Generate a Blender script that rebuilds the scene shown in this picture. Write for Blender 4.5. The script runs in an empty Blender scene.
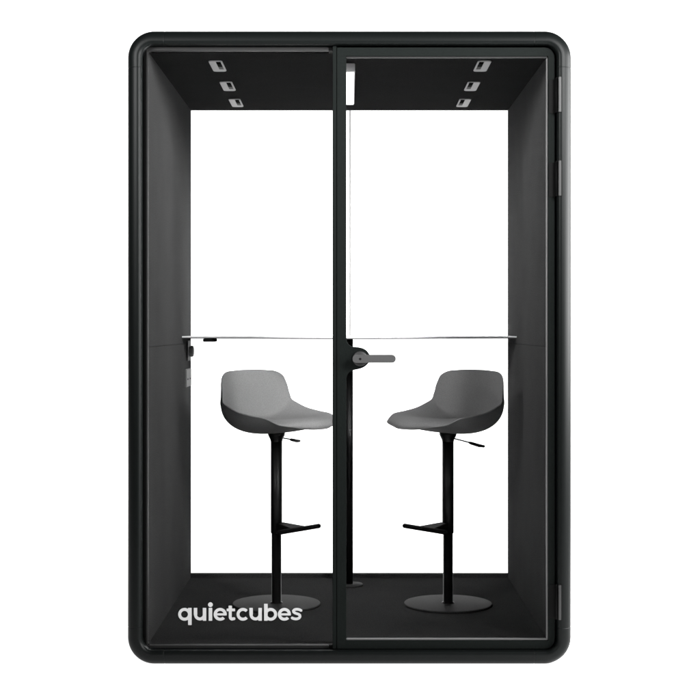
import bpy, bmesh, math, random
import numpy as np
from mathutils import Vector, Matrix

sc = bpy.context.scene
C = sc.collection
R = math.radians
FPX = 1377.0            # focal length of the photograph in pixels (700 px frame)
H = 1.158               # camera height
DG = 4.78               # camera to glass plane
DEPTH = 1.29            # inner depth of the booth

# ------------------------------------------------------------------ helpers
def link(name, me, mat, parent=None, smooth=False):
    if isinstance(me, bmesh.types.BMesh):
        m = bpy.data.meshes.new(name)
        me.to_mesh(m); me.free(); me = m
    o = bpy.data.objects.new(name, me)
    C.objects.link(o)
    mats = mat if isinstance(mat, (list, tuple)) else [mat]
    for x in mats: me.materials.append(x)
    if smooth:
        for p in me.polygons: p.use_smooth = True
    if parent is not None: o.parent = parent
    return o

def empty(name, loc, label, cat, rz=0.0, group=None):
    o = bpy.data.objects.new(name, None)
    C.objects.link(o); o.location = loc; o.rotation_euler = (0, 0, rz)
    o['label'] = label; o['category'] = cat
    if group: o['group'] = group
    o.empty_display_size = 0.1
    return o

def bev(bm, edges, off, seg=2):
    if off > 0:
        bmesh.ops.bevel(bm, geom=list(edges), offset=off, segments=seg, affect='EDGES', clamp_overlap=True)

def box(x0, x1, y0, y1, z0, z1, b=0.0, seg=2, bm=None, mi=0):
    t = bmesh.new()
    bmesh.ops.create_cube(t, size=1.0)
    for v in t.verts:
        v.co = Vector(((x0 + x1) / 2 + v.co.x * (x1 - x0), (y0 + y1) / 2 + v.co.y * (y1 - y0), (z0 + z1) / 2 + v.co.z * (z1 - z0)))
    bev(t, t.edges, b, seg)
    for f in t.faces: f.material_index = mi
    return merge(bm, t)

def merge(bm, t):
    if bm is None: return t
    m = bpy.data.meshes.new('tmp'); t.to_mesh(m); t.free()
    bm.from_mesh(m); bpy.data.meshes.remove(m)
    return bm

def lathe(prof, seg=48, bm=None, mat=None, mi=0, smooth=True):
    """prof: list of (r, z) ; revolved about z"""
    t = bmesh.new(); rings = []
    for r, z in prof:
        if r < 1e-6: rings.append([t.verts.new((0, 0, z))])
        else: rings.append([t.verts.new((r * math.cos(2 * math.pi * k / seg), r * math.sin(2 * math.pi * k / seg), z)) for k in range(seg)])
    for a, b in zip(rings, rings[1:]):
        for k in range(seg):
            k2 = (k + 1) % seg
            if len(a) == 1 and len(b) == 1: continue
            if len(a) == 1: f = t.faces.new((a[0], b[k], b[k2]))
            elif len(b) == 1: f = t.faces.new((a[k], b[0], a[k2]))
            else: f = t.faces.new((a[k], b[k], b[k2], a[k2]))
            f.smooth = smooth; f.material_index = mi
    bmesh.ops.recalc_face_normals(t, faces=t.faces)
    if mat is not None: bmesh.ops.transform(t, matrix=mat, verts=t.verts)
    return merge(bm, t)

def tube(pts, rads, seg=16, bm=None, mi=0, sub=1):
    """round-capped tube along points"""
    P = [Vector(p) for p in pts]
    if not isinstance(rads, (list, tuple)): rads = [rads] * len(P)
    ext = []
    d0 = (P[0] - P[1]).normalized(); d1 = (P[-1] - P[-2]).normalized()
    for a in (90, 70, 45, 20):
        ext.append((P[0] + d0 * rads[0] * math.sin(R(a)), rads[0] * math.cos(R(a))))
    for p, r in zip(P, rads): ext.append((p, r))
    for a in (20, 45, 70, 90):
        ext.append((P[-1] + d1 * rads[-1] * math.sin(R(a)), rads[-1] * math.cos(R(a))))
    t = bmesh.new(); rings = []
    up = Vector((0, 0, 1)) if abs(d0.z) < 0.9 else Vector((1, 0, 0))
    for i, (p, r) in enumerate(ext):
        a = ext[max(i - 1, 0)][0]; b = ext[min(i + 1, len(ext) - 1)][0]
        d = (b - a).normalized()
        u = d.cross(up).normalized(); w = u.cross(d)
        r = max(r, 1e-5)
        rings.append([t.verts.new(p + (u * math.cos(2 * math.pi * k / seg) + w * math.sin(2 * math.pi * k / seg)) * r) for k in range(seg)])
    for a, b in zip(rings, rings[1:]):
        for k in range(seg):
            f = t.faces.new((a[k], a[(k + 1) % seg], b[(k + 1) % seg], b[k])); f.smooth = True; f.material_index = mi
    bmesh.ops.remove_doubles(t, verts=t.verts, dist=1e-5)
    bmesh.ops.recalc_face_normals(t, faces=t.faces)
    return merge(bm, t)

def plate(outline, y0, y1, b=0.0, bm=None, mi=0, holes=None):
    """outline in (x, z), extruded from y0 (front) to y1 (back), front rim bevelled"""
    t = bmesh.new()
    vs = [t.verts.new((x, y0, z)) for x, z in outline]
    f = t.faces.new(vs)
    r = bmesh.ops.extrude_face_region(t, geom=[f])
    bmesh.ops.translate(t, verts=[v for v in r['geom'] if isinstance(v, bmesh.types.BMVert)], vec=(0, y1 - y0, 0))
    bmesh.ops.recalc_face_normals(t, faces=t.faces)
    if b > 0:
        es = [e for e in t.edges if all(abs(v.co.y - y0) < 1e-6 for v in e.verts)]
        bev(t, es, b, 3)
    for f in t.faces: f.material_index = mi
    return merge(bm, t)

def rr_path(x0, x1, z0, z1, r, n=16, marks=()):
    """rounded rectangle in the xz plane, anticlockwise seen from the front; returns (point, outward dir)"""
    out = []
    cs = [(x1 - r, z1 - r, 0), (x0 + r, z1 - r, 90), (x0 + r, z0 + r, 180), (x1 - r, z0 + r, 270)]
    for cx, cz, a0 in cs:
        for k in range(n + 1):
            a = R(a0 + 90 * k / n)
            d = (math.cos(a), math.sin(a))
            out.append(((cx + r * d[0], cz + r * d[1]), d))
    return out

def sweep(path, prof, closed_prof=True, bm=None, smooth=False, grooves=None):
    """prof: (inset, y) points; path from rr_path"""
    t = bmesh.new(); rings = []
    for i, ((x, z), d) in enumerate(path):
        g = grooves[i] if grooves else 0.0
        rings.append([t.verts.new((x - d[0] * (s + g * gi), y + g * gy, z - d[1] * (s + g * gi))) for s, y, gi, gy in prof])
    n = len(prof); m = len(rings)
    for i in range(m):
        a, b = rings[i], rings[(i + 1) % m]
        for k in range(n if closed_prof else n - 1):
            k2 = (k + 1) % n
            f = t.faces.new((a[k], a[k2], b[k2], b[k])); f.smooth = smooth
    bmesh.ops.recalc_face_normals(t, faces=t.faces)
    return merge(bm, t)

# ------------------------------------------------------------------ materials
def mat(name, col, rough=0.5, spec=0.5, metal=0.0, grain=0.0, gscale=900.0, bump=0.0, coat=0.0, cloud=0.0, sheen=0.0):
    m = bpy.data.materials.new(name); m.use_nodes = True
    nt = m.node_tree; b = nt.nodes['Principled BSDF']
    b.inputs['Roughness'].default_value = rough
    b.inputs['Specular IOR Level'].default_value = spec
    b.inputs['Metallic'].default_value = metal
    b.inputs['Coat Weight'].default_value = coat
    if sheen:
        b.inputs['Sheen Weight'].default_value = sheen; b.inputs['Sheen Roughness'].default_value = 0.5
    tc = nt.nodes.new('ShaderNodeTexCoord')
    n = nt.nodes.new('ShaderNodeTexNoise'); n.inputs['Scale'].default_value = gscale; n.inputs['Detail'].default_value = 3
    nt.links.new(tc.outputs['Object'], n.inputs['Vector'])
    n2 = nt.nodes.new('ShaderNodeTexNoise'); n2.inputs['Scale'].default_value = 6; n2.inputs['Detail'].default_value = 4
    nt.links.new(tc.outputs['Object'], n2.inputs['Vector'])
    mr = nt.nodes.new('ShaderNodeMapRange'); mr.inputs['From Min'].default_value = 0.25; mr.inputs['From Max'].default_value = 0.75
    mr.inputs['To Min'].default_value = 1 - grain; mr.inputs['To Max'].default_value = 1 + grain
    nt.links.new(n.outputs['Fac'], mr.inputs['Value'])
    mr2 = nt.nodes.new('ShaderNodeMapRange'); mr2.inputs['From Min'].default_value = 0.25; mr2.inputs['From Max'].default_value = 0.75
    mr2.inputs['To Min'].default_value = 1 - cloud; mr2.inputs['To Max'].default_value = 1 + cloud
    nt.links.new(n2.outputs['Fac'], mr2.inputs['Value'])
    mu = nt.nodes.new('ShaderNodeMath'); mu.operation = 'MULTIPLY'
    nt.links.new(mr.outputs[0], mu.inputs[0]); nt.links.new(mr2.outputs[0], mu.inputs[1])
    vm = nt.nodes.new('ShaderNodeVectorMath'); vm.operation = 'SCALE'; vm.inputs[0].default_value = col
    nt.links.new(mu.outputs[0], vm.inputs['Scale']); nt.links.new(vm.outputs['Vector'], b.inputs['Base Color'])
    if bump:
        bp = nt.nodes.new('ShaderNodeBump'); bp.inputs['Strength'].default_value = bump; bp.inputs['Distance'].default_value = 0.001
        nt.links.new(n.outputs['Fac'], bp.inputs['Height']); nt.links.new(bp.outputs['Normal'], b.inputs['Normal'])
    return m

def emis_white(name, col, e, base=0.8):
    m = mat(name, (base, base, base), 0.7, 0.0)
    b = m.node_tree.nodes['Principled BSDF']
    b.inputs['Emission Color'].default_value = (*col, 1); b.inputs['Emission Strength'].default_value = e
    return m

def glass_mat(name, refl=0.01, tint=1.0):
    m = bpy.data.materials.new(name); m.use_nodes = True
    nt = m.node_tree; nt.nodes.clear()
    o = nt.nodes.new('ShaderNodeOutputMaterial'); mx = nt.nodes.new('ShaderNodeMixShader')
    t = nt.nodes.new('ShaderNodeBsdfTransparent'); t.inputs['Color'].default_value = (tint, tint, tint, 1)
    g = nt.nodes.new('ShaderNodeBsdfGlossy'); g.inputs['Roughness'].default_value = 0.02
    lw = nt.nodes.new('ShaderNodeLayerWeight'); lw.inputs['Blend'].default_value = 0.3
    ml = nt.nodes.new('ShaderNodeMath'); ml.operation = 'MULTIPLY'; ml.inputs[1].default_value = 0.8
    ad = nt.nodes.new('ShaderNodeMath'); ad.operation = 'ADD'; ad.inputs[1].default_value = refl * 0.5
    nt.links.new(lw.outputs['Fresnel'], ml.inputs[0])
    nt.links.new(ml.outputs[0], ad.inputs[0])
    ad.inputs[1].default_value = -refl; ad.use_clamp = True
    nt.links.new(ad.outputs[0], mx.inputs['Fac'])
    nt.links.new(t.outputs[0], mx.inputs[1]); nt.links.new(g.outputs[0], mx.inputs[2])
    nt.links.new(mx.outputs[0], o.inputs['Surface'])
    return m

M_shell  = mat('powder_coat', (0.0020, 0.0026, 0.0025), 0.42, 0.08, grain=0.22, gscale=330, bump=0.12)
M_frame  = mat('door_powder_coat', (0.0032, 0.0041, 0.0038), 0.6, 0.03, grain=0.25, gscale=330, bump=0.10)
M_black  = mat('black_rubber', (0.003, 0.003, 0.003), 0.7, 0.05, grain=0.05)
M_bead   = mat('grey_bead', (0.007, 0.007, 0.007), 0.6, 0.15, grain=0.06)
M_beadl  = mat('glint_bead', (0.065, 0.065, 0.065), 0.5, 0.25, grain=0.04)  # paler grey carries the glint along the door glass edge
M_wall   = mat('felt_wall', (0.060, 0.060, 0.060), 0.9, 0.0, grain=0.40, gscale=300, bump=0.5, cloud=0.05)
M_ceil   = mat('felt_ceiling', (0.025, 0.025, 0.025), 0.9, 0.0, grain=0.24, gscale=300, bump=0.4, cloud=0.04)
M_carpet = mat('carpet', (0.044, 0.044, 0.044), 0.95, 0.0, grain=0.28, gscale=280, bump=0.8, cloud=0.06)
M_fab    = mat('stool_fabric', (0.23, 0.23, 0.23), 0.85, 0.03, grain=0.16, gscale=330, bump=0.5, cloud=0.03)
M_fabr   = mat('stool_fabric_dimmed', (0.155, 0.155, 0.155), 0.85, 0.03, grain=0.16, gscale=330, bump=0.5, cloud=0.03)  # same fabric, weaker light on the right stool put into the colour
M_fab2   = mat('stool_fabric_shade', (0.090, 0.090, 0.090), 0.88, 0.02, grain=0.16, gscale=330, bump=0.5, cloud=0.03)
M_metal  = mat('black_metal', (0.0035, 0.0035, 0.0035), 0.38, 0.16, grain=0.0)
M_base   = mat('dark_base_metal', (0.038, 0.038, 0.038), 0.6, 0.02, grain=0.18, gscale=330, bump=0.15)
M_handle = mat('handle_metal', (0.030, 0.030, 0.030), 0.5, 0.2, grain=0.12, gscale=400, bump=0.08)
M_rose   = mat('rosette_metal', (0.012, 0.012, 0.012), 0.5, 0.2, grain=0.12, gscale=400)
M_hinge  = mat('hinge_metal', (0.015, 0.015, 0.015), 0.4, 0.3, grain=0.05)
M_hinged = mat('hinge_leaf', (0.0025, 0.0025, 0.0025), 0.65, 0.05, grain=0.08)
M_table  = mat('white_laminate', (0.88, 0.88, 0.88), 0.4, 0.4, grain=0.02)
M_under  = mat('table_edge', (0.09, 0.09, 0.09), 0.6, 0.2, grain=0.05)
M_plast  = mat('light_grey_plastic', (0.46, 0.46, 0.46), 0.6, 0.2, grain=0.03)
M_plate  = mat('socket_plastic', (0.100, 0.100, 0.100), 0.6, 0.1, grain=0.05)
M_plate2 = mat('switch_plastic', (0.050, 0.050, 0.050), 0.6, 0.1, grain=0.05)
M_knob   = mat('knob_plastic', (0.26, 0.26, 0.26), 0.5, 0.2, grain=0.05)
M_dark   = mat('dark_lens', (0.006, 0.006, 0.006), 0.8, 0.0, grain=0.05)
M_dark2  = mat('grey_lens', (0.030, 0.030, 0.030), 0.8, 0.0, grain=0.05)
M_dark3  = mat('pale_lens', (0.17, 0.17, 0.17), 0.8, 0.0, grain=0.05)
M_house  = mat('lamp_housing', (0.42, 0.42, 0.42), 0.5, 0.4, grain=0.04)
M_diff   = emis_white('lit_diffuser', (1, 1, 1), 2.2)
M_vinyl  = mat('white_vinyl', (0.34, 0.34, 0.34), 0.6, 0.2, grain=0.01)
M_seal   = mat('clear_seal', (0.30, 0.30, 0.30), 0.5, 0.2)
M_glass  = glass_mat('clear_glass', 0.030)
M_white  = emis_white('self_lit_white', (1, 1, 1), 1.0)  # floor and backdrop glow on their own to stay white and shadowless

# translucent seal in the glass joint
b = M_seal.node_tree.nodes['Principled BSDF']; b.inputs['Alpha'].default_value = 0.56

# ------------------------------------------------------------------ setting
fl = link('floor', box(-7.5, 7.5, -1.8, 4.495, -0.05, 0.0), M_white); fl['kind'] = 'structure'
bd = link('backdrop', box(-7.5, 7.5, 4.5, 4.55, -0.05, 4.6), M_white); bd['kind'] = 'structure'  # added surround, its glow stands in for a lit studio

# ------------------------------------------------------------------ booth
booth = empty('office_booth', (0, 0, 0), 'black free standing quiet booth with glass front and rounded frame', 'booth')

XO = 0.7643; ZB = 0.0; ZT = 2.1815; T = 0.05; YF = -0.06; YB = DEPTH + 0.05
RC = 0.092
def prof_shell():
    p = []
    ro = 0.036; ri = 0.0135
    p.append((0.0, YB, 1, 0))
    for k in range(0, 13):                       # outer fillet
        a = R(90 * k / 12)
        p.append((ro - ro * math.cos(a), YF + ro - ro * math.sin(a), math.cos(a), math.sin(a)))
    for k in range(0, 9):                        # inner fillet
        a = R(90 * k / 8)
        p.append((T - ri + ri * math.sin(a), YF + ri - ri * math.cos(a), -math.sin(a), math.cos(a)))
    p.append((T, 0.0295, -1, 0)); p.append((T - 0.012, 0.0297, 0, 0)); p.append((T - 0.012, YB, 0, 0))
    return p
# path with fine grooves where the straight profiles meet the corner pieces
def shell_path():
    path = []; g = []
    cor = rr_path(-XO, XO, ZB, ZT, RC, 20)
    n = 21; seam = 0.128 - RC
    for c in range(4):
        arc = cor[c * n:(c + 1) * n]
        (p0, d0) = arc[0]; (p1, d1) = arc[-1]
        t0 = (d0[1], -d0[0]); t1 = (-d1[1], d1[0])   # directions leaving the corner
        for s, gv in ((0.012, 0), (0.0016, 0), (0.0007, 1), (-0.0007, 1), (-0.0016, 0), (-0.012, 0)):
            q = seam + s; path.append(((p0[0] + t0[0] * q, p0[1] + t0[1] * q), d0)); g.append(gv * 0.0006)
        for a in arc: path.append(a); g.append(0)
        for s, gv in ((-0.012, 0), (-0.0016, 0), (-0.0007, 1), (0.0007, 1), (0.0016, 0), (0.012, 0)):
            q = seam + s; path.append(((p1[0] + t1[0] * q, p1[1] + t1[1] * q), d1)); g.append(gv * 0.0006)
    return path, g
pth, gr = shell_path()
sh = link('outer_shell', sweep(pth, prof_shell(), True, smooth=True, grooves=gr), M_shell, booth)
sm = sh.data
try:
    sm.set_sharp_from_angle(angle=R(22))
except Exception: pass

XI = XO - T; ZI0 = ZB + T; ZI1 = ZT - T
FZ = H - 1.100        # inner floor level
CZ = H + 0.961        # inner ceiling level
XW = 0.700

# black gasket filling the gap behind the shell's inner lip
gp = rr_path(-XI + 0.0005, XI - 0.0005, ZI0 + 0.0005, ZI1 - 0.0005, 0.045, 12)
link('gasket', sweep(gp, [(0, -0.012, 0, 0), (0.0035, -0.012, 0, 0), (0.0035, 0.03, 0, 0), (0, 0.03, 0, 0)]), M_black, booth)

# walls, floor, ceiling (the wall is made of an upper and a lower panel with a fine joint)
for s in (-1, 1):
    bm = bmesh.new()
    xa, xb = sorted((s * XW, s * (XI - 0.0008)))
    zj = H - 0.0665
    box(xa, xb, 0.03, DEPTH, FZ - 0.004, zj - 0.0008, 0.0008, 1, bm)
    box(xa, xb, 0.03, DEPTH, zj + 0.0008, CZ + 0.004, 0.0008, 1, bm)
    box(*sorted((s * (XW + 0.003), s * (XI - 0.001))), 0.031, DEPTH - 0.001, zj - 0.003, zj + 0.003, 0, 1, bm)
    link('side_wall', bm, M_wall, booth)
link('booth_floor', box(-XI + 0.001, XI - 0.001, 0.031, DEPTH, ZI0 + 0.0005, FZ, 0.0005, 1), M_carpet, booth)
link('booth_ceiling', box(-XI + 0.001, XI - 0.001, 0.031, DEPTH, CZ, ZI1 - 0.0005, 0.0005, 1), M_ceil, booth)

# rear glazing
rg = box(-XW + 0.001, XW - 0.001, DEPTH + 0.004, DEPTH + 0.014, FZ + 0.004, CZ - 0.001)
rear = link('rear_glass', rg, M_glass, booth)
bm = box(-XI + 0.002, XI - 0.002, DEPTH + 0.0005, DEPTH + 0.03, ZI0 + 0.001, FZ + 0.0155, 0.001, 1)
box(-XI + 0.002, XI - 0.002, DEPTH + 0.0005, DEPTH + 0.03, CZ + 0.0005, ZI1 - 0.001, 0.001, 1, bm)
box(-XI + 0.002, -XW - 0.0005, DEPTH + 0.0005, DEPTH + 0.03, FZ + 0.016, CZ, 0.001, 1, bm)
box(XW + 0.0005, XI - 0.002, DEPTH + 0.0005, DEPTH + 0.03, FZ + 0.016, CZ, 0.001, 1, bm)
link('rear_sill', bm, M_carpet, booth)
link('glass_joint', box(-0.001, 0.0065, DEPTH - 0.002, DEPTH + 0.0035, H - 0.0335, CZ - 0.001), M_seal, rear)

# ---- fixed pane on the left
XL = -XI + 0.0045
# perimeter channel of the fixed pane
yo = -0.020
pane = link('fixed_glass', box(XL + 0.002, -0.052, -0.004, 0.004, ZI0 + 0.006, ZI1 - 0.006), M_glass, booth)
# dark outer channel
bm = box(XL, -0.0585, yo + 0.004, 0.028, CZ + 0.0105, ZI1 - 0.0045, 0.0008, 1)
box(-XI + 0.002, XI - 0.002, 0.0055, 0.0305, ZI0 + 0.0008, FZ - 0.0005, 0.0008, 1, bm)
box(XL, -0.7035, yo + 0.004, 0.029, FZ + 0.0005, CZ + 0.01, 0.0008, 1, bm)
box(-0.0716, -0.0583, yo + 0.002, 0.0050, ZI0 + 0.0008, FZ + 0.0035, 0.0004, 1, bm)
box(-0.0716, -0.0583, yo + 0.002, 0.0300, CZ - 0.0016, CZ + 0.0102, 0.0004, 1, bm)
link('pane_channel', bm, M_black, booth)
# grey glazing bead on three sides
bm = box(-0.7025, -0.0720, yo, 0.0045, H + 0.9595, H + 0.9720, 0.001, 2)
box(-0.7025, -0.0720, yo, 0.0045, ZI0 + 0.0006, H - 1.0975, 0.001, 2, bm)
box(-0.7032, -0.6975, yo + 0.001, 0.0045, H - 1.098, H + 0.959, 0.001, 2, bm)
link('glazing_bead', bm, M_bead, booth)
# fixed centre post
link('post_gasket', box(-0.0500, -0.0300, 0.0060, 0.029, FZ + 0.001, CZ - 0.001, 0.0005, 1), M_black, booth)
link('centre_post', box(-0.0580, -0.0438, -0.034, 0.0052, ZI0 + 0.001, ZI1 - 0.001, 0.0015, 2), M_frame, booth)

# ---- lettering on the fixed pane: filled outlines from a distance field
def lettering():
    x0, x1, y0, y1, st = 30.0, 1300.0, 34.0, 282.0, 2.5
    X, Y = np.meshgrid(np.arange(x0, x1, st), np.arange(y0, y1, st))
    D = np.full(X.shape, 1e3)
    def rect(a, b, c, d, r=1.5):
        qx = np.abs(X - (a + b) / 2) - (b - a) / 2 + r; qy = np.abs(Y - (c + d) / 2) - (d - c) / 2 + r
        return np.hypot(np.maximum(qx, 0), np.maximum(qy, 0)) + np.minimum(np.maximum(qx, qy), 0) - r
    def seg(ax, ay, bx, by, w):
        vx, vy = bx - ax, by - ay
        t = np.clip(((X - ax) * vx + (Y - ay) * vy) / (vx * vx + vy * vy + 1e-9), 0, 1)
        return np.hypot(X - ax - t * vx, Y - ay - t * vy) - w / 2
    def ring(cx, cy, r, w, sx=1.0): return np.abs(np.hypot((X - cx) / sx, Y - cy) - r) - w / 2
    def poly(pts, w):
        d = np.full(X.shape, 1e3)
        for (a, b), (c, e) in zip(pts, pts[1:]): d = np.minimum(d, seg(a, b, c, e, w))
        return d
    def half(nx, ny, cx, cy): return (X - cx) * nx + (Y - cy) * ny      # <0 on the kept side
    W = 30; cy = 162.5; r = 49; top = 98; bas = 227
    U = lambda *a: np.minimum.reduce(a)
    def q(x):   return U(ring(x + 66, cy, r, W), rect(x + 101, x + 137, top, 270))
    def bb(x):  return U(ring(x + 67, cy, r, W), rect(x + 1, x + 37, 57, bas))
    def u(x):
        arc = np.maximum(ring(x + 62, cy + 2, 44, W), half(0, -1, 0, cy + 2))
        return U(arc, rect(x + 1, x + 36, top, cy + 6), rect(x + 91, x + 126, top, bas))
    def e(x):
        cx = x + 67
        rg = ring(cx, cy, r, W, 1.02)
        a0 = half(0, -1, 0, 174)                 # keep above 176 ...
        cut = np.minimum(half(0, 1, 0, 174), half(math.cos(R(47)) * 1, -math.sin(R(47)), cx, cy) * 1.0)
        rg = np.maximum(rg, cut)
        tip = seg(cx + 28, cy + 40, cx + 40, cy + 30, 24)
        return U(rg, rect(x + 22, x + 129, 152, 174, 5))
    def c(x):
        cx = x + 66
        wedge = np.minimum(-half(math.sin(R(45)), math.cos(R(45)), cx, cy) * -1, 1e3)
        k = np.minimum(half(math.sin(R(44)), math.cos(R(44)), cx + 4, cy), half(math.sin(R(44)), -math.cos(R(44)), cx + 4, cy))
        return np.maximum(ring(cx, cy, r, W), k)
    def t(x):
        st_ = [(x + 36, 96), (x + 36, 190)] + [(x + 36 + 20 - 20 * math.cos(a), 190 + 20 * math.sin(a)) for a in np.linspace(0, R(80), 8)] + [(x + 72, 206)]
        d = poly(st_, W)
        d = np.maximum(d, half(1, 0, x + 88, 0))
        return U(d, rect(x + 19, x + 53, 76, 130), rect(x, x + 84, 105, 132))
    def s(x):
        P = [(98, 124), (84, 116), (66, 112), (48, 112), (32, 117), (23, 128), (25, 140), (37, 149), (55, 155), (73, 161), (86, 171), (88, 186), (79, 200), (62, 207), (44, 209), (26, 206), (10, 199)]
        P = [(x + a, b) for a, b in P]
        return poly(P, 27)
    D = U(D, q(40), u(197), rect(347, 383, top, bas), np.hypot(X - 364.5, Y - 66) - 24, e(395), t(527), c(624), u(753), bb(900), e(1037), s(1172))
    # marching squares -> filled polygons
    bm = bmesh.new(); cache = {}
    def V(px, py):
        k = (round(px, 3), round(py, 3))
        if k not in cache:
            X_ = 174 + px / 10; Y_ = 598 + py / 10
            cache[k] = bm.verts.new(((X_ - 349.4) / 288.3, -0.0048, H - (Y_ - 328) / 288.3))
        return cache[k]
    ny, nx = D.shape
    for j in range(ny - 1):
        i = 0
        while i < nx - 1:
            c4 = [(X[j, i], Y[j, i], D[j, i]), (X[j, i + 1], Y[j, i + 1], D[j, i + 1]), (X[j + 1, i + 1], Y[j + 1, i + 1], D[j + 1, i + 1]), (X[j + 1, i], Y[j + 1, i], D[j + 1, i])]
            ins = [p[2] < 0 for p in c4]
            if not any(ins): i += 1; continue
            pts = []
            for k in range(4):
                a, b_ = c4[k], c4[(k + 1) % 4]
                if a[2] < 0: pts.append((a[0], a[1]))
                if (a[2] < 0) != (b_[2] < 0):
                    f = a[2] / (a[2] - b_[2]); pts.append((a[0] + (b_[0] - a[0]) * f, a[1] + (b_[1] - a[1]) * f))
            vs = []
            for p in pts:
                v = V(*p)
                if v not in vs: vs.append(v)
            if len(vs) >= 3:
                try: bm.faces.new(vs)
                except ValueError: pass
            i += 1
    for f in bm.faces:
        f.normal_update()
        if f.normal.y > 0: f.normal_flip()
    return bm
lt = link('lettering', lettering(), M_vinyl, pane)
lt['label'] = 'white vinyl lettering reading quietcubes at the foot of the left pane'

# ---- door
YD0, YD1 = -0.035, 0.004
S = FPX / (DG + YD0)
def px(x, s=S): return (x - 349.4) / s
def pz(y, s=S): return H - (y - 328) / s
DX0, DX1 = px(337.1), px(554.6)
DZ0, DZ1 = ZI0 + 0.0022, pz(47.6)
OX0, OX1, OZ0, OZ1 = px(346.3), px(548.2), pz(640.7), pz(56.0)
def rounded(x0, x1, z0, z1, rs, n=8):
    # corner radii: (tr, tl, bl, br)
    pts = []
    for (cx, cz, a0, r) in ((x1 - rs[0], z1 - rs[0], 0, rs[0]), (x0 + rs[1], z1 - rs[1], 90, rs[1]), (x0 + rs[2], z0 + rs[2], 180, rs[2]), (x1 - rs[3], z0 + rs[3], 270, rs[3])):
        for k in range(n + 1):
            a = R(a0 + 90 * k / n); pts.append((cx + r * math.cos(a), cz + r * math.sin(a)))
    return pts
outer = rounded(DX0, DX1, DZ0, DZ1, (0.034, 0.002, 0.002, 0.034))
# handle plate on the left stile, part of the opening's outline
def hump():
    P = [(346.3, 381), (346.5, 378.3), (347.4, 374.8), (349.4, 372.0), (352.6, 370.2), (357.5, 369.4), (363, 367.8), (367.2, 364.8), (369.6, 361.2), (370.3, 357.6),
         (369.2, 353.6), (366.4, 350.2), (362, 348.0), (357, 347.2), (353.2, 347.0), (350.4, 346.0), (348.2, 344.0), (347.0, 341.4), (346.5, 338.6), (346.3, 336.5)]
    for _ in range(2):                          # corner cutting for a smooth outline
        Q = [P[0]]
        for (a, b_), (c, d) in zip(P, P[1:]):
            Q += [(a * .75 + c * .25, b_ * .75 + d * .25), (a * .25 + c * .75, b_ * .25 + d * .75)]
        P = Q + [P[-1]]
    return [(px(a), pz(b_)) for a, b_ in P]
inner = [(OX1, OZ0), (OX1, OZ1), (OX0, OZ1)] + hump()[::-1] + [(OX0, OZ0)]
def frame_between(outer, inner, y0, y1, b=0.0012):
    t = bmesh.new()
    def loop(pts, y): return [t.verts.new((x, y, z)) for x, z in pts]
    fo, fi = loop(outer, y0), loop(inner, y0)
    eo = [t.edges.new((fo[k], fo[(k + 1) % len(fo)])) for k in range(len(fo))]
    ei = [t.edges.new((fi[k], fi[(k + 1) % len(fi)])) for k in range(len(fi))]
    bmesh.ops.triangle_fill(t, use_beauty=True, edges=eo + ei)
    r = bmesh.ops.extrude_face_region(t, geom=list(t.faces))
    bmesh.ops.translate(t, verts=[v for v in r['geom'] if isinstance(v, bmesh.types.BMVert)], vec=(0, y1 - y0, 0))
    bmesh.ops.recalc_face_normals(t, faces=t.faces)
    return t
door = link('door', frame_between(outer, inner, YD0, YD1), M_frame, booth)
bvm = door.modifiers.new('edge', 'BEVEL'); bvm.width = 0.0014; bvm.segments = 2; bvm.limit_method = 'ANGLE'; bvm.angle_limit = R(40)
link('door_glass', box(OX0 - 0.004, OX1 + 0.004, -0.016, -0.009, OZ0 - 0.004, OZ1 + 0.004), M_glass, door)
bm = box(OX0 + 0.0003, OX1 - 0.0005, -0.030, -0.0165, OZ1 - 0.0054, OZ1 - 0.0004, 0.0010, 2)
link('glazing_bead', bm, M_bead, door)
bm = box(OX0 + 0.0003, OX1 - 0.0005, -0.030, -0.0165, OZ0 + 0.0004, OZ0 + 0.0060, 0.0012, 2)
box(OX1 - 0.0054, OX1 - 0.0004, -0.030, -0.0165, OZ0 + 0.0065, OZ1 - 0.006, 0.0012, 2, bm)
link('glazing_bead', bm, M_beadl, door)

# handle: rosette, lever, keyhole
hx, hz = px(360.2, S * 1.006), pz(358.9, S * 1.006)
bm = lathe([(0, 0), (0.0262, 0), (0.0262, 0.006), (0.0250, 0.0085), (0.0225, 0.0100), (0, 0.0102)], 48, None, Matrix.Translation((hx, YD0 - 0.0004, hz)) @ Matrix.Rotation(R(90), 4, 'X'), mi=2)
lathe([(0, 0), (0.0125, 0), (0.0125, 0.022), (0, 0.022)], 32, bm, Matrix.Translation((hx, YD0 - 0.01, hz)) @ Matrix.Rotation(R(90), 4, 'X'))
lv = rounded(px(352.6, 294), px(396.0, 294), pz(363.0, 294), pz(354.9, 294), (0.0132, 0.0120, 0.0120, 0.0132), 10)
plate(lv, YD0 - 0.043, YD0 - 0.031, 0.0, bm)
lathe([(0, 0), (0.0042, 0), (0.0042, 0.0006), (0, 0.0006)], 20, bm, Matrix.Translation((hx, YD0 - 0.0431, hz)) @ Matrix.Rotation(R(90), 4, 'X'), mi=1)
ho = link('handle', bm, [M_handle, M_dark, M_rose], door)
hb = ho.modifiers.new('edge', 'BEVEL'); hb.width = 0.0012; hb.segments = 3; hb.limit_method = 'ANGLE'; hb.angle_limit = R(50)

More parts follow.
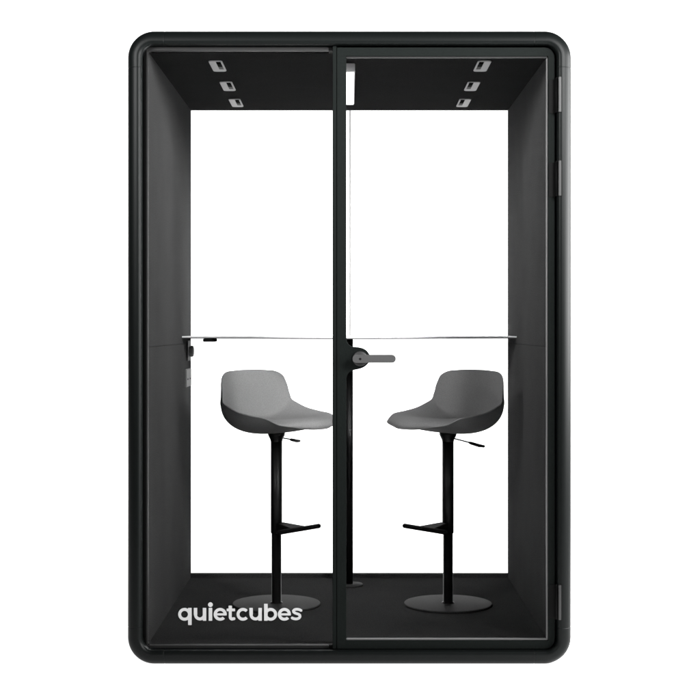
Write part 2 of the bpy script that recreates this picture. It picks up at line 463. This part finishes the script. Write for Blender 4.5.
# hinges
for (a, b_, pa, pb) in ((77.0, 112.0, 79.5, 113.5), (160.7, 195.8, 163.0, 197.0), (585.0, 619.8, 584.5, 618.8)):
    s2 = FPX / (DG - 0.062)
    bm = box(px(548.7), px(555.2), YD0 - 0.0022, YD0 - 0.0004, pz(pb), pz(pa), 0.0006, 1, None, 1)
    lathe([(0, 0), (0.0042, 0), (0.0042, pz(a, s2) - pz(b_, s2)), (0, pz(a, s2) - pz(b_, s2))], 20, bm, Matrix.Translation((px(557.2, s2), -0.050, pz(b_, s2))), mi=1)
    box(px(558.5, s2), px(561.1, s2), -0.068, -0.045, pz(b_, s2), pz(a, s2), 0.0010, 2, bm, 0)
    link('hinge', bm, [M_hinge, M_hinged], booth)

# ---- ceiling fixtures: two rows of three small grey spot plates, one lit panel in the middle
def spot(xc, yc, m, first):
    o = bmesh.new()
    # rounded plate lying under the ceiling
    pts = [(x, z) for x, z in rounded(-0.0245, 0.0245, -0.100, 0.100, (0.014,) * 4, 6)]
    t = plate(pts, 0.0, 0.0035, 0.0010)
    # plate() builds in xz; turn it so that its front looks down
    bmesh.ops.transform(t, matrix=Matrix.Rotation(R(90), 4, 'X'), verts=t.verts)
    return t
for row, sx in ((-0.4825, 1), (0.4865, -1)):
    for k, yc in enumerate((0.262, 0.682, 1.085)):
        bm = spot(0, 0, sx, k == 0)
        zmin = min(v.co.z for v in bm.verts); zmax = max(v.co.z for v in bm.verts)
        bmesh.ops.translate(bm, verts=bm.verts, vec=(row, yc, CZ - 0.0006 - zmax))
        pl_ = link('ceiling_spot', bm, M_plast, booth)
        zb = CZ - 0.0006 - (zmax - zmin)
        # three dark lens cells in a recessed strip towards the middle of the booth
        xa, xb = sorted((row + sx * 0.0020, row + sx * 0.0190))
        bm = bmesh.new()
        for q_, (ya, yb2, mi) in enumerate(((-0.090, -0.058, 0), (-0.053, -0.006, 1), (-0.001, 0.046, 2))):
            box(xa, xb, yc + ya, yc + yb2, zb - 0.0016, zb - 0.0002, 0.0006, 1, bm, mi)
        link('lens', bm, [M_dark, M_dark2, M_dark3], pl_)

bm = box(-0.052, 0.0205, 0.215, 0.955, CZ - 0.030, CZ - 0.0005, 0.002, 2)
pan = link('ceiling_light', bm, M_house, booth)
link('diffuser', box(-0.049, 0.0170, 0.230, 0.950, CZ - 0.0318, CZ - 0.0302, 0.0004, 1), M_diff, pan)

# ---- dimmer plate with knob and a socket on the left wall
bm = box(-XW + 0.0003, -XW + 0.007, 1.135, 1.245, H - 0.141, H - 0.055, 0.0015, 2)
dm = link('switch_plate', bm, M_plate2, booth)
lathe([(0, 0), (0.019, 0), (0.0242, 0.003), (0.0245, 0.011), (0.0215, 0.0155), (0.014, 0.0172), (0, 0.0176)], 36, bm := bmesh.new(), Matrix.Translation((-XW + 0.0072, 1.205, H - 0.101)) @ Matrix.Rotation(R(90), 4, 'Y'))
link('knob', bm, M_knob, dm)
bm = box(-XW + 0.0003, -XW + 0.0085, 1.070, 1.245, H - 0.252, H - 0.1755, 0.002, 2)
so = link('socket_plate', bm, M_plate, booth)
for yy in (1.115, 1.200):
    link('socket_slot', box(-XW + 0.0086, -XW + 0.0092, yy - 0.012, yy + 0.012, H - 0.222, H - 0.216, 0, 1), M_dark, so)

# ------------------------------------------------------------------ bar table across the back glass
tab = empty('bar_table', (0, 1.105, FZ), 'thin white bar height table top spanning the booth on one black pole', 'table')
tt = H - 0.034
def table_outline(inset=0.0):
    P = []
    n = 48
    for k in range(n + 1):
        x = -0.6985 + 1.397 * k / n
        u_ = abs(x) / 0.6985
        y = (DG_front := 0.965) - 0.40 * (0.5 + 0.5 * math.cos(math.pi * u_)) * 0.92
        P.append((x * (1 - inset * 0.0), y + inset))
    P.append((0.6985, DEPTH - 0.004)); P.append((-0.6985, DEPTH - 0.004))
    return P
t = bmesh.new()
levels = [(tt - 0.0003, 0.0010), (tt - 0.0010, 0.0), (tt - 0.0052, 0.0), (tt - 0.0088, 0.0003), (tt - 0.0098, 0.002)]
rings = [[t.verts.new((x, y - 1.105, z - FZ)) for x, y in table_outline(i)] for z, i in levels]
for li, (a, b_) in enumerate(zip(rings, rings[1:])):
    for k in range(len(a)):
        k2 = (k + 1) % len(a)
        f = t.faces.new((a[k], b_[k], b_[k2], a[k2])); f.material_index = 1 if li >= 2 else 0
f = t.faces.new(rings[0]); f.material_index = 0
f = t.faces.new(rings[-1][::-1]); f.material_index = 1
bmesh.ops.recalc_face_normals(t, faces=t.faces)
link('tabletop', t, [M_table, M_under], tab)
link('pole', lathe([(0, 0.008), (0.0155, 0.008), (0.0155, tt - 0.0102 - FZ), (0, tt - 0.0102 - FZ)], 32, None), M_metal, tab, False)
link('base_plate', lathe([(0, 0.0003), (0.058, 0.0003), (0.058, 0.0055), (0.056, 0.0078), (0, 0.0082)], 48), M_base, tab)
link('cable_box', box(-0.609, -0.559, 0.945 - 1.105, 1.04 - 1.105, tt - 0.0235 - FZ, tt - 0.0102 - FZ, 0.0015, 2), M_dark, tab)

# ------------------------------------------------------------------ bar stools
ROWS = [  # forward, height over the floor, half width, edge lift, edge forward shift, shell thickness
    (0.236, 0.708, 0.080, 0.003, -0.024, 0.004),
    (0.242, 0.723, 0.110, -0.005, -0.032, 0.014),
    (0.229, 0.742, 0.145, -0.017, -0.034, 0.024),
    (0.190, 0.752, 0.172, -0.018, -0.022, 0.036),
    (0.130, 0.750, 0.191, 0.006, -0.010, 0.044),
    (0.055, 0.739, 0.199, 0.025, -0.002, 0.049),
    (-0.015, 0.732, 0.200, 0.043, 0.000, 0.051),
    (-0.070, 0.732, 0.198, 0.061, 0.002, 0.052),
    (-0.105, 0.741, 0.196, 0.066, 0.008, 0.052),
    (-0.121, 0.768, 0.193, 0.060, 0.016, 0.054),
    (-0.131, 0.800, 0.190, 0.041, 0.023, 0.046),
    (-0.143, 0.846, 0.187, 0.018, 0.030, 0.036),
    (-0.151, 0.876, 0.183, 0.006, 0.032, 0.030),
    (-0.155, 0.904, 0.174, 0.000, 0.029, 0.023),
    (-0.157, 0.923, 0.152, -0.004, 0.020, 0.016),
    (-0.157, 0.930, 0.112, -0.004, 0.010, 0.009),
]
def catmull(rows, t):
    n = len(rows) - 1
    x = t * n; i = min(int(x), n - 1); f = x - i
    p = [np.array(rows[min(max(i + k, 0), n)]) for k in (-1, 0, 1, 2)]
    return 0.5 * ((2 * p[1]) + (-p[0] + p[2]) * f + (2 * p[0] - 5 * p[1] + 4 * p[2] - p[3]) * f * f + (-p[0] + 3 * p[1] - 3 * p[2] + p[3]) * f ** 3)

def seat_grids(NV=112, NU=48):
    top = []; 
    for j in range(NV + 1):
        r = catmull(ROWS, j / NV)
        line = []
        for i in range(NU + 1):
            a = -1 + 2 * i / NU
            u = math.sin(a * math.pi / 2)
            au = abs(u)
            line.append(Vector((r[0] + r[4] * au ** 2.4, u * r[2], r[1] + r[3] * au ** 2.6)))
        top.append((line, r[5]))
    P = [l for l, _ in top]
    N = []
    for j in range(NV + 1):
        row = []
        for i in range(NU + 1):
            du = P[j][min(i + 1, NU)] - P[j][max(i - 1, 0)]
            dv = P[min(j + 1, NV)][i] - P[max(j - 1, 0)][i]
            n = du.cross(dv)
            row.append(n.normalized() if n.length > 0 else Vector((0, 0, 1)))
        N.append(row)
    # orient normals: inner surface looks up / forward
    mid = N[NV // 4][NU // 2]
    sgn = 1 if mid.z > 0 else -1
    return P, [[n * sgn for n in r] for r in N], [t_ for _, t_ in top], NV, NU

def make_stool(label, loc, yaw, fabric):
    root = empty('bar_stool', loc, label, 'bar stool', yaw, 'upholstered swivel bar stools facing each other')
    P, N, TH, NV, NU = seat_grids()
    # cushion (inner face) -------------------------------------------------
    bm = bmesh.new()
    G = [[bm.verts.new(P[j][i] + Vector((0, 0, 0))) for i in range(NU + 1)] for j in range(NV + 1)]
    for j in range(NV):
        for i in range(NU):
            f = bm.faces.new((G[j][i], G[j][i + 1], G[j + 1][i + 1], G[j + 1][i])); f.smooth = True
    # rolled rim: a narrow skirt that turns under
    ring = [(0, i) for i in range(NU + 1)] + [(j, NU) for j in range(1, NV + 1)] + [(NV, i) for i in range(NU - 1, -1, -1)] + [(j, 0) for j in range(NV - 1, 0, -1)]
    def rim(off, down):
        out = []; last = None
        for k, (j, i) in enumerate(ring):
            a = ring[k - 1]; b_ = ring[(k + 1) % len(ring)]
            tdir = (P[b_[0]][b_[1]] - P[a[0]][a[1]]).normalized()
            n = N[j][i]
            o = tdir.cross(n).normalized()
            ci = P[min(max(j, 8), NV - 8)][NU // 2]
            if last is None:
                if o.dot(P[j][i] - ci) < 0: o = -o
            elif o.dot(last) < 0: o = -o
            last = o
            out.append(P[j][i] + o * off - n * down)
        return out
    prev = [G[j][i] for j, i in ring]
    for off, down in ((0.0010, 0.0006), (0.0014, 0.0020), (0.0008, 0.0040)):
        cur = [bm.verts.new(c) for c in rim(off, down)]
        for k in range(len(ring)):
            k2 = (k + 1) % len(ring)
            f = bm.faces.new((prev[k], cur[k], cur[k2], prev[k2])); f.smooth = True
        prev = cur
    bmesh.ops.recalc_face_normals(bm, faces=bm.faces)
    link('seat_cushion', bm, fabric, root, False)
    # outer shell ----------------------------------------------------------
    bm = bmesh.new()
    Q = []
    for j in range(NV + 1):
        row = []
        for i in range(NU + 1):
            a = -1 + 2 * i / NU; au = abs(math.sin(a * math.pi / 2))
            k = (1 - au ** 5)
            th = 0.0052 + (TH[j] - 0.004) * k
            n = N[j][i]
            p = P[j][i] - n * th
            # soften: seat underside pulled to a common dish
            row.append(bm.verts.new(p))
        Q.append(row)
    for j in range(NV):
        for i in range(NU):
            f = bm.faces.new((Q[j][i], Q[j + 1][i], Q[j + 1][i + 1], Q[j][i + 1])); f.smooth = True
    bmesh.ops.remove_doubles(bm, verts=bm.verts, dist=1e-5)
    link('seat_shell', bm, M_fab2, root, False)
    # stem -----------------------------------------------------------------
    zt = 0.722 - 0.0
    link('seat_mount', lathe([(0, 0.690), (0.034, 0.690), (0.034, 0.676), (0.0325, 0.672), (0.0255, 0.658), (0.0232, 0.650), (0.0232, 0.648), (0, 0.648)], 40), M_metal, root)
    link('pole', lathe([(0, 0.6475), (0.0228, 0.6475), (0.0228, 0.2865), (0.0215, 0.285), (0, 0.285)], 40), M_metal, root)
    link('lower_pole', lathe([(0, 0.2845), (0.0195, 0.2845), (0.0195, 0.012), (0.0245, 0.0105), (0.0245, 0.0085), (0, 0.0085)], 40), M_metal, root)
    link('base_plate', lathe([(0, 0.0003), (0.175, 0.0003), (0.175, 0.0050), (0.1735, 0.0072), (0.170, 0.0080), (0, 0.0084)], 96), M_base, root)
    # footrest: a cross bar on a wedge arm
    zf = FR_Z
    bm = tube([(0.125, -0.118, zf), (0.125, 0.112, zf)], 0.0092, 20)
    t = bmesh.new()
    pts = [(0.018, -0.020, 0.016), (0.018, 0.020, 0.016), (0.018, 0.020, -0.016), (0.018, -0.020, -0.016),
           (0.125, -0.045, 0.006), (0.125, 0.045, 0.006), (0.125, 0.045, -0.006), (0.125, -0.045, -0.006)]
    v = [t.verts.new((x, y, z + zf)) for x, y, z in pts]
    for q_ in ((0, 1, 2, 3), (7, 6, 5, 4), (0, 4, 5, 1), (3, 2, 6, 7), (1, 5, 6, 2), (0, 3, 7, 4)): t.faces.new([v[k] for k in q_])
    bmesh.ops.recalc_face_normals(t, faces=t.faces)
    bev(t, t.edges, 0.002, 2)
    merge(bm, t)
    link('footrest', bm, M_black, root)
    # height lever on the sitter's left
    lx, ly = -math.sin(R(10)), math.cos(R(10))
    def L(d, z): return (lx * d, ly * d, z)
    bm = tube([L(0.030, 0.662), L(0.090, 0.6525), L(0.104, 0.650)], 0.0028, 10)
    tube([L(0.100, 0.6505), L(0.112, 0.6480), L(0.150, 0.6405), L(0.172, 0.6390)], [0.0035, 0.0062, 0.0066, 0.0052], 14, bm)
    link('height_lever', bm, M_metal, root)
    return root
FR_Z = 0.312
YS = 5.475 - DG
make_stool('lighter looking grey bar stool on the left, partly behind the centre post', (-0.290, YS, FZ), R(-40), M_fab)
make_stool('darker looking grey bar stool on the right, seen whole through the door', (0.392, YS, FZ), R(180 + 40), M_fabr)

# ------------------------------------------------------------------ light
w = bpy.data.worlds.new('World'); sc.world = w; w.use_nodes = True
bg = w.node_tree.nodes['Background']; bg.inputs[0].default_value = (1, 1, 1, 1); bg.inputs[1].default_value = 0.05

def area(name, loc, target, sx, sy, e, spread=180):
    l = bpy.data.lights.new(name, 'AREA'); l.shape = 'RECTANGLE'; l.size = sx; l.size_y = sy; l.energy = e
    l.spread = R(spread)
    o = bpy.data.objects.new(name, l); C.objects.link(o); o.location = loc
    o.rotation_euler = (Vector(target) - Vector(loc)).to_track_quat('-Z', 'Y').to_euler()
    return o
area('key_softbox', (2.0, -2.6, 2.7), (-0.6, 0.5, 1.95), 0.9, 0.9, 60, 66)
area('fill_softbox', (-2.0, -2.6, 2.7), (0.6, 0.5, 1.95), 0.9, 0.9, 36, 62)
area('side_strip', (2.7, -0.35, 1.75), (0.6, -0.15, 1.55), 2.7, 1.7, 500)

# ------------------------------------------------------------------ camera
cam = bpy.data.cameras.new('camera'); co = bpy.data.objects.new('camera', cam); C.objects.link(co)
cam.sensor_width = 36; cam.lens = FPX / 700 * 36
co.location = (0, -DG, H); co.rotation_euler = (R(90), 0, 0)
cam.shift_x = 0.6 / 700; cam.shift_y = -22.0 / 700
cam.clip_start = 0.05; cam.clip_end = 200
sc.camera = co

sc.render.engine = 'CYCLES'
sc.cycles.use_denoising = True
sc.cycles.transparent_max_bounces = 24
sc.cycles.max_bounces = 8; sc.cycles.diffuse_bounces = 4; sc.cycles.glossy_bounces = 4
sc.cycles.sample_clamp_indirect = 8
sc.view_settings.view_transform = 'Standard'; sc.view_settings.look = 'None'
sc.view_settings.exposure = 0; sc.view_settings.gamma = 1
